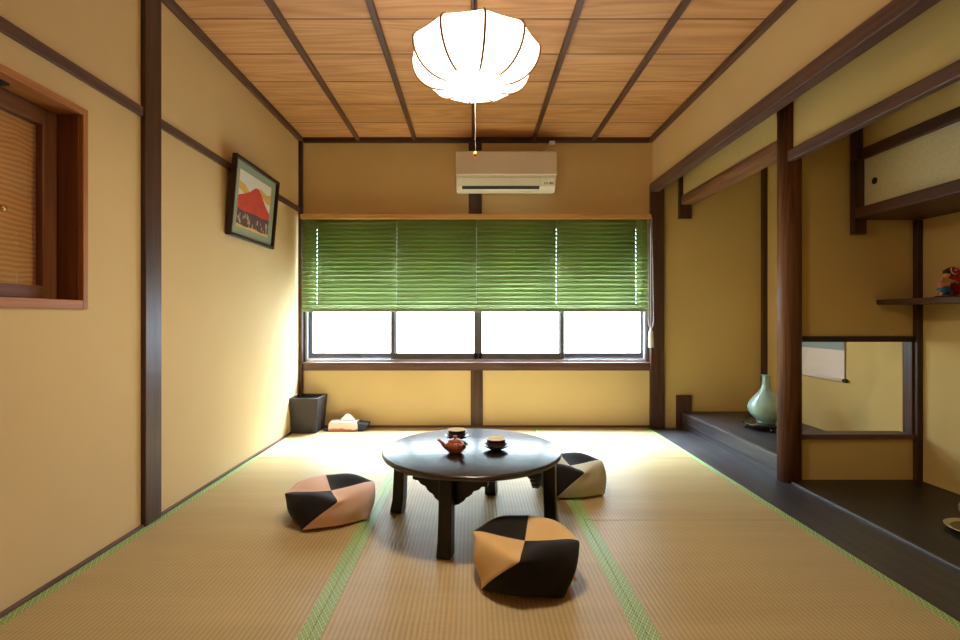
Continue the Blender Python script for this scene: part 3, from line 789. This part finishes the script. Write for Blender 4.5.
# ------------------------------------------------------------------ waste bin and tissue box in the far corner
bn = thing('waste_bin', 'charcoal tapered square waste bin in the corner under the window', 'bin', (-1.275, 3.77, 0))
def frust(mb, c, a0, a1, z0, z1, rz, mi=0, inner=False):
    R = Matrix.Rotation(rz, 3, 'Z'); vs = []
    for a, z in ((a0, z0), (a1, z1)):
        for sx, sy in ((-1, -1), (1, -1), (1, 1), (-1, 1)): vs.append(Vector((c[0], c[1], z))+R @ Vector((sx*a, sy*a, 0)))
    return vs
rz = math.radians(-2)
o_ = frust(None, (-1.272, 3.785), .093, .112, 0, .268, rz); i_ = frust(None, (-1.272, 3.785), .086, .105, .012, .268, rz)
bm_ = MB()
bm_.add(o_+i_, [(3, 2, 1, 0)]+[(j, (j+1) % 4, 4+(j+1) % 4, 4+j) for j in range(4)]+[(4+j, 4+(j+1) % 4, 12+(j+1) % 4, 12+j) for j in range(4)])
bm_.build('bin_wall', M['bin'], bn, bevel=.002)
bi = MB(); bi.add(i_, [(0, 1, 2, 3)]+[(4+j, 4+(j+1) % 4, (j+1) % 4, j) for j in range(4)])
bi.build('bin_lining', M['binin'], bn)

tx0 = Vector((-.992, 3.815, 0))
tbx = thing('tissue_box', 'low navy tissue holder with a white and pink sleeve beside the bin', 'tissue box', tx0)
MB().prism([(-.165, 0), (-.10, .058), (-.02, .066), (.10, .066), (.185, .056), (.178, .030), (.14, 0)], lambda u, v, w_: (tx0.x+u, tx0.y+w_, v), -.055, .055).build('cloth_cover', M['navy'], tbx, bevel=.008)
m, t, o = nt('white_pink_cloth')
p = N(t, 'ShaderNodeBsdfPrincipled', Roughness=.8); tc = N(t, 'ShaderNodeTexCoord'); sp_ = N(t, 'ShaderNodeSeparateXYZ'); L(t, tc, 'Object', sp_, 'Vector')
nz = N(t, 'ShaderNodeTexNoise', Scale=18.0); L(t, tc, 'Object', nz, 'Vector')
f_ = math_(t, 'LESS_THAN', math_(t, 'ADD', sp_.outputs['Z'], math_(t, 'MULTIPLY', nz.outputs['Fac'], .05)), .047)
mx = N(t, 'ShaderNodeMix', _data_type='RGBA'); mx.inputs[6].default_value = col(srgb(240, 226, 222)); mx.inputs[7].default_value = col(srgb(226, 140, 128))
t.links.new(f_, mx.inputs[0]); t.links.new(mx.outputs[2], p.inputs['Base Color']); L(t, p, 'BSDF', o, 'Surface')
M['pinkband'] = m
MB().prism([(-.122, 0), (-.118, .05), (-.108, .074), (.095, .074), (.107, .05), (.108, 0)], lambda u, v, w_: (tx0.x+u, tx0.y+w_, v), -.060, .060).build('patterned_sleeve', M['pinkband'], tbx, bevel=.006)
random.seed(3)
tv = MB(); gv = []
nn = 9
for i in range(nn):
    for j in range(nn):
        u, v = i/(nn-1)*2-1, j/(nn-1)*2-1
        rr = max(abs(u), abs(v))
        hgt = .076+.050*(1-rr**1.5)+random.uniform(-.006, .006)*(rr < .95)
        gv.append((tx0.x+.018+u*.058, tx0.y+v*.030, hgt))
tv.add(gv, [(i*nn+j, (i+1)*nn+j, (i+1)*nn+j+1, i*nn+j+1) for i in range(nn-1) for j in range(nn-1)])
ts_ = tv.build('tissue', M['tissue'], tbx, smooth=True, subsurf=1)
so = ts_.modifiers.new('s', 'SOLIDIFY'); so.thickness = .001

# ------------------------------------------------------------------ alcove: vase on stand, hanging scroll
vx, vy = 1.973, 3.30
vz = .125
vs_ = thing('vase_stand', 'black lacquered low round stand under the celadon vase', 'stand', (vx, vy, vz))
MB().lathe([(0, .030), (.135, .030), (.143, .034), (.143, .044), (.136, .046), (.132, .040), (0, .040)], (vx, vy, vz), 56).build('stand_top', M['blackgloss'], vs_, smooth=False)
for k in range(4):
    a = math.radians(-106)+k*PI/2
    MB().tube([(vx+.112*math.cos(a), vy+.112*math.sin(a), vz+.034), (vx+.118*math.cos(a), vy+.118*math.sin(a), vz+.014), (vx+.126*math.cos(a), vy+.126*math.sin(a), vz)], [.013, .009, .011], 10).build('leg', M['blackgloss'], vs_, smooth=True)
vb = vz+.0405
va = thing('vase', 'celadon green bottle vase with a slender neck in the raised alcove', 'vase', (vx, vy, vb))
pr = [(0, 0), (.052, 0), (.056, .004), (.056, .014), (.072, .030), (.094, .056), (.107, .084), (.110, .104), (.104, .128), (.088, .156), (.066, .184), (.046, .206), (.033, .228), (.0255, .252), (.0225, .280), (.0225, .300), (.026, .314), (.031, .3215), (.0305, .323)]
def smooth_prof(pr, n=3):
    out = []
    for i in range(len(pr)-1):
        p0, p1, p2, p3 = pr[max(0, i-1)], pr[i], pr[i+1], pr[min(len(pr)-1, i+2)]
        for k in range(n):
            t_ = k/n
            out.append(tuple(.5*((2*p1[q])+(-p0[q]+p2[q])*t_+(2*p0[q]-5*p1[q]+4*p2[q]-p3[q])*t_*t_+(-p0[q]+3*p1[q]-3*p2[q]+p3[q])*t_**3) for q in (0, 1)))
    out.append(pr[-1]); return out
MB().lathe([pr[0], pr[1], pr[2]]+smooth_prof(pr[3:]), (vx, vy, vb), 64).build('vase_body', M['celadon'], va, smooth=True)
MB().lathe([(.0305, .323), (.026, .318), (.019, .300), (.019, .25), (0, .25)], (vx, vy, vb), 48).build('vase_mouth', M['celadon_in'], va, smooth=True)

sx = 2.332; s0, s1 = 3.065, 3.595
scr = thing('hanging_scroll', 'hanging paper scroll with a grey-blue band on the alcove back wall', 'scroll', (sx, 3.31, .46))
MB().box(sx-.010, sx-.006, s0, s1, .485, 1.68).build('scroll_mount', M['scrollpaper'], scr)
MB().box(sx-.0115, sx-.010, s0, s1, .667, .72).box(sx-.0115, sx-.010, s0, s1, 1.42, 1.68).box(sx-.0115, sx-.010, s0, s0+.05, .72, 1.42).box(sx-.0115, sx-.010, s1-.05, s1, .72, 1.42).build('brocade_band', M['scrollblue'], scr)
MB().tube([(sx-.014, s0-.004, .478), (sx-.014, s1+.004, .478)], .0095, 16).build('roller', M['scrollpaper'], scr, smooth=True)
for yy, sg in ((s0, -1), (s1, 1)):
    MB().tube([(sx-.014, yy+sg*.002, .478), (sx-.014, yy+sg*.024, .478)], .0135, 16).build('roller_knob', M['blackgloss'], scr, bevel=.002)
MB().tube([(sx-.010, s0, 1.685), (sx-.010, s1, 1.685)], .006, 12).build('top_rod', M['blackgloss'], scr)
MB().tube([(sx-.008, s0+.12, 1.688), (sx-.006, 3.31, 1.79), (sx-.008, s1-.12, 1.688)], .0015, 6).build('hanging_cord', M['cord'], scr)

# ------------------------------------------------------------------ shelf alcove: hanging cabinet, shelf, ornaments
cy0, cy1 = 1.0, 2.598
cab = thing('hanging_cabinet', 'wall cabinet with a silvery sliding panel hung high in the shelf alcove', 'cabinet', (2.2, 2.0, 1.388))
MB().box(2.0, XA-.001, cy0+.001, cy1, 1.388, 1.444).build('base_board', M['darkY'], cab, bevel=.004)
MB().box(2.03, 2.085, cy0+.001, cy1, 1.70, 1.755).build('top_rail', M['darkY'], cab, bevel=.003)
MB().box(1.997, 2.062, 2.565, cy1, 1.31, 1.70).build('end_post', M['darkZ'], cab, bevel=.003)
MB().box(2.045, 2.085, cy0+.001, 2.57, 1.755, ZC-.002).build('upper_board', M['alcove'], cab)
MB().box(2.0, 2.03, 2.566, 2.598, 1.70, ZC-.002).build('end_post', M['darkZ'], cab)
def slider(y0, y1, x):
    d_ = MB().box(x, x+.018, y0, y1, 1.444, 1.6995).build('sliding_panel', M['fusuma'], cab, bevel=.001)
    def child(o): o.parent = d_; o.location = -parent_world(d_)
    yk = y1-.066 if x < 2.06 else y0+.04
    child(MB().lathe([(0, 0), (.018, 0), (.0185, .002), (.014, .003), (0, .0028)], (x, yk, 1.57), 6, rot=Matrix.Rotation(-PI/2, 3, 'Y')).build('finger_pull', M['pull'], None))
slider(1.75, 2.564, 2.048); slider(cy0+.005, 1.80, 2.068)

sf = MB().box(2.14, XA-.001, 1.02, 2.60, .940, .967).build('wall_shelf', M['darkY'], None, origin=(2.26, 1.9, .94), bevel=.003)
tag(sf, 'thin dark wooden shelf holding the painted figurine in the alcove', 'shelf')

# figurine: a crouching bare-armed child in blue gripping a large red fish ornament
fz = .967; fx, fy = 2.235, 2.335
fg = thing('figurine', 'painted figurine of a bare-chested person in blue gripping a big red fish', 'figurine', (fx+.04, fy, fz))
fb = bpy.data.meshes.new('figure_body')
sk = [((.0, 0, .034), .021), ((.0, 0, .058), .024), ((.002, -.003, .080), .021), ((.012, -.004, .092), .008), ((.016, -.006, .104), .015), ((.018, -.007, .116), .013),
      ((-.014, -.01, .084), .011), ((-.026, -.016, .066), .009), ((-.008, -.026, .058), .0075), ((.018, -.024, .068), .0065),
      ((.024, -.006, .084), .010), ((.034, -.018, .074), .008), ((.046, -.02, .080), .0065),
      ((-.012, -.006, .024), .015), ((-.020, -.024, .020), .012), ((-.018, -.014, .006), .009), ((-.018, -.026, .005), .007),
      ((.012, -.004, .024), .015), ((.022, -.022, .020), .012), ((.022, -.012, .006), .009), ((.022, -.024, .005), .007)]
ed = [(0, 1), (1, 2), (2, 3), (3, 4), (4, 5), (2, 6), (6, 7), (7, 8), (8, 9), (2, 10), (10, 11), (11, 12), (0, 13), (13, 14), (14, 15), (15, 16), (0, 17), (17, 18), (18, 19), (19, 20)]
org = parent_world(fg)
fb.from_pydata([tuple(Vector((fx, fy, fz))+Vector(p)-org) for p, r in sk], ed, [])
fb.materials.append(M['skin'])
fo = bpy.data.objects.new('body', fb); C.objects.link(fo); fo.parent = fg
sm = fo.modifiers.new('skin', 'SKIN'); sm.use_smooth_shade = True
for i, (p, r) in enumerate(sk):
    fb.skin_vertices[0].data[i].radius = (r, r)
fb.skin_vertices[0].data[0].use_root = True
ss = fo.modifiers.new('sub', 'SUBSURF'); ss.levels = 2; ss.render_levels = 2
hc = Vector((fx+.018, fy-.007, fz+.116))
hr = MB().ball(hc+Vector((.004, .005, .006)), .0165, (1, 1, .9), 20, 12).ball(hc+Vector((.012, .004, .020)), .006)
hr.build('hair', M['hair'], fg, smooth=True)
fc = MB()
for s_ in (-1, 1): fc.ball(hc+Vector((s_*.005-.003, -.0145, .0)), .0018)
fc.build('eyes', M['hair'], fg, smooth=True)
MB().ball(hc+Vector((-.003, -.0155, -.004)), .0025).build('nose', M['skin'], fg, smooth=True)
MB().ball((fx, fy-.004, fz+.038), .0255, (1.02, .95, .82), 24, 14).ball((fx-.012, fy-.018, fz+.026), .016, (1, 1, .8)).ball((fx+.016, fy-.016, fz+.026), .016, (1, 1, .8)).build('blue_wrap', M['blue'], fg, smooth=True)
MB().lathe([(0, 0), (.034, 0), (.036, .004), (.030, .009), (0, .009)], (fx+.002, fy-.006, fz), 28).build('base', M['hair'], fg)
# fish: arched body standing on its tail
fp = [(.066, .010, .012), (.076, .012, .040), (.080, .014, .075), (.072, .016, .108), (.058, .016, .132), (.046, .016, .144)]
MB().tube([(fx+a, fy+b_, fz+c_) for a, b_, c_ in fp], [.022, .031, .037, .036, .028, .012], 20).build('red_fish', M['red'], fg, smooth=True, subsurf=1)
cr_ = [(fx+.044+.017*math.cos(q), fy-.016+.003*math.sin(q), fz+.128+.017*math.sin(q)) for q in [math.radians(d_) for d_ in range(130, 320, 15)]]
MB().tube(cr_, [.0015]+[.0034]*(len(cr_)-2)+[.0015], 8).build('white_crescent', M['white'], fg, smooth=True)
MB().ball((fx+.050, fy-.016, fz+.130), .006).build('fish_eye', M['skin'], fg, smooth=True)
MB().ball((fx+.040, fy-.022, fz+.066), .009, (1.3, .8, .8)).build('fin', M['green'], fg, smooth=True)
MB().ball((fx+.046, fy-.027, fz+.070), .005, (1.5, .7, .7)).build('fin', M['white'], fg, smooth=True)
MB().lathe([(0, 0), (.034, 0), (.037, .006), (.030, .014), (0, .014)], (fx+.076, fy+.012, fz), 28).build('fish_base', M['gold'], fg)

# gilt plate with a small footed pot on the alcove floor
qx, qy, qz = 2.025, 1.96, .008
dp = MB().lathe([(0, .004), (.05, .004), (.052, 0), (.060, 0), (.062, .005), (.085, .009), (.102, .017), (.105, .020), (.102, .0215), (.084, .014), (.06, .010), (0, .009)], (qx, qy, qz), 64,
    mis=[0, 0, 0, 0, 0, 1, 1, 1, 1, 0, 0]).build('plate', [M['goldplate'], M['platerim']], None, origin=(qx, qy, qz), smooth=True)
tag(dp, 'gilt round plate with a pale rim on the alcove floor at the right edge', 'plate')
pt = thing('incense_pot', 'small grey-green footed pot standing on the gilt plate', 'pot', (qx-.004, qy, qz+.0145))
pz = qz+.0145; pxx = qx-.004
MB().lathe([(0, .030), (.024, .030), (.044, .042), (.056, .064), (.058, .084), (.050, .102), (.046, .108), (.050, .116), (.046, .117), (.040, .108), (.044, .08), (.03, .05), (0, .044)], (pxx, qy, pz), 48).build('bowl', M['greyware'], pt, smooth=True)
for k in range(3):
    a = math.radians(-90)+k*2*PI/3+math.radians(30)
    MB().tube([(pxx+.030*math.cos(a), qy+.030*math.sin(a), pz+.036), (pxx+.038*math.cos(a), qy+.038*math.sin(a), pz+.016), (pxx+.036*math.cos(a), qy+.036*math.sin(a), pz)], [.012, .009, .010], 12).build('foot', M['claydark'], pt, smooth=True)

# ------------------------------------------------------------------ light
W = bpy.data.worlds.new('daylight'); bpy.context.scene.world = W; W.use_nodes = True
wt = W.node_tree; bg = wt.nodes['Background']; bg.inputs['Strength'].default_value = 1.0
# veiled bright sky: brightest high up, paler towards the horizon and the ground
tcw = wt.nodes.new('ShaderNodeTexCoord'); spw = wt.nodes.new('ShaderNodeSeparateXYZ'); wt.links.new(tcw.outputs['Generated'], spw.inputs[0])
mr = wt.nodes.new('ShaderNodeMapRange'); mr.interpolation_type = 'SMOOTHSTEP'
mr.inputs['From Min'].default_value = .54; mr.inputs['From Max'].default_value = .9
mr.inputs['To Min'].default_value = 12.0; mr.inputs['To Max'].default_value = 185.0
wt.links.new(spw.outputs['Z'], mr.inputs['Value'])
vm = wt.nodes.new('ShaderNodeVectorMath'); vm.operation = 'SCALE'; vm.inputs[0].default_value = (.69, .855, 1.0)
wt.links.new(mr.outputs[0], vm.inputs['Scale']); wt.links.new(vm.outputs[0], bg.inputs['Color'])
W.cycles.sampling_method = 'MANUAL'; W.cycles.sample_map_resolution = 512
al = bpy.data.lights.new('window_portal', 'AREA'); al.shape = 'RECTANGLE'; al.size = 2.75; al.size_y = 1.15
al.cycles.is_portal = True
ao = bpy.data.objects.new('window_portal', al); C.objects.link(ao); ao.location = (.02, 4.08, 1.12); ao.rotation_euler = (math.radians(-90), 0, 0)

# ------------------------------------------------------------------ camera and view
cam = bpy.data.cameras.new('camera'); co = bpy.data.objects.new('camera', cam); C.objects.link(co)
co.location = (0, 0, .87); co.rotation_euler = (PI/2, 0, 0)
cam.sensor_width = 36; cam.lens = 490/960*36; cam.shift_x = 7/960; cam.shift_y = -2/960; cam.clip_start = .02
sc_ = bpy.context.scene; sc_.camera = co
vsx = sc_.view_settings; vsx.view_transform = 'Standard'; vsx.look = 'None'; vsx.exposure = 0.0; vsx.gamma = 1.0; vsx.use_curve_mapping = False
sc_.cycles.max_bounces = 14; sc_.cycles.diffuse_bounces = 8; sc_.cycles.transparent_max_bounces = 12
sc_.cycles.use_denoising = True
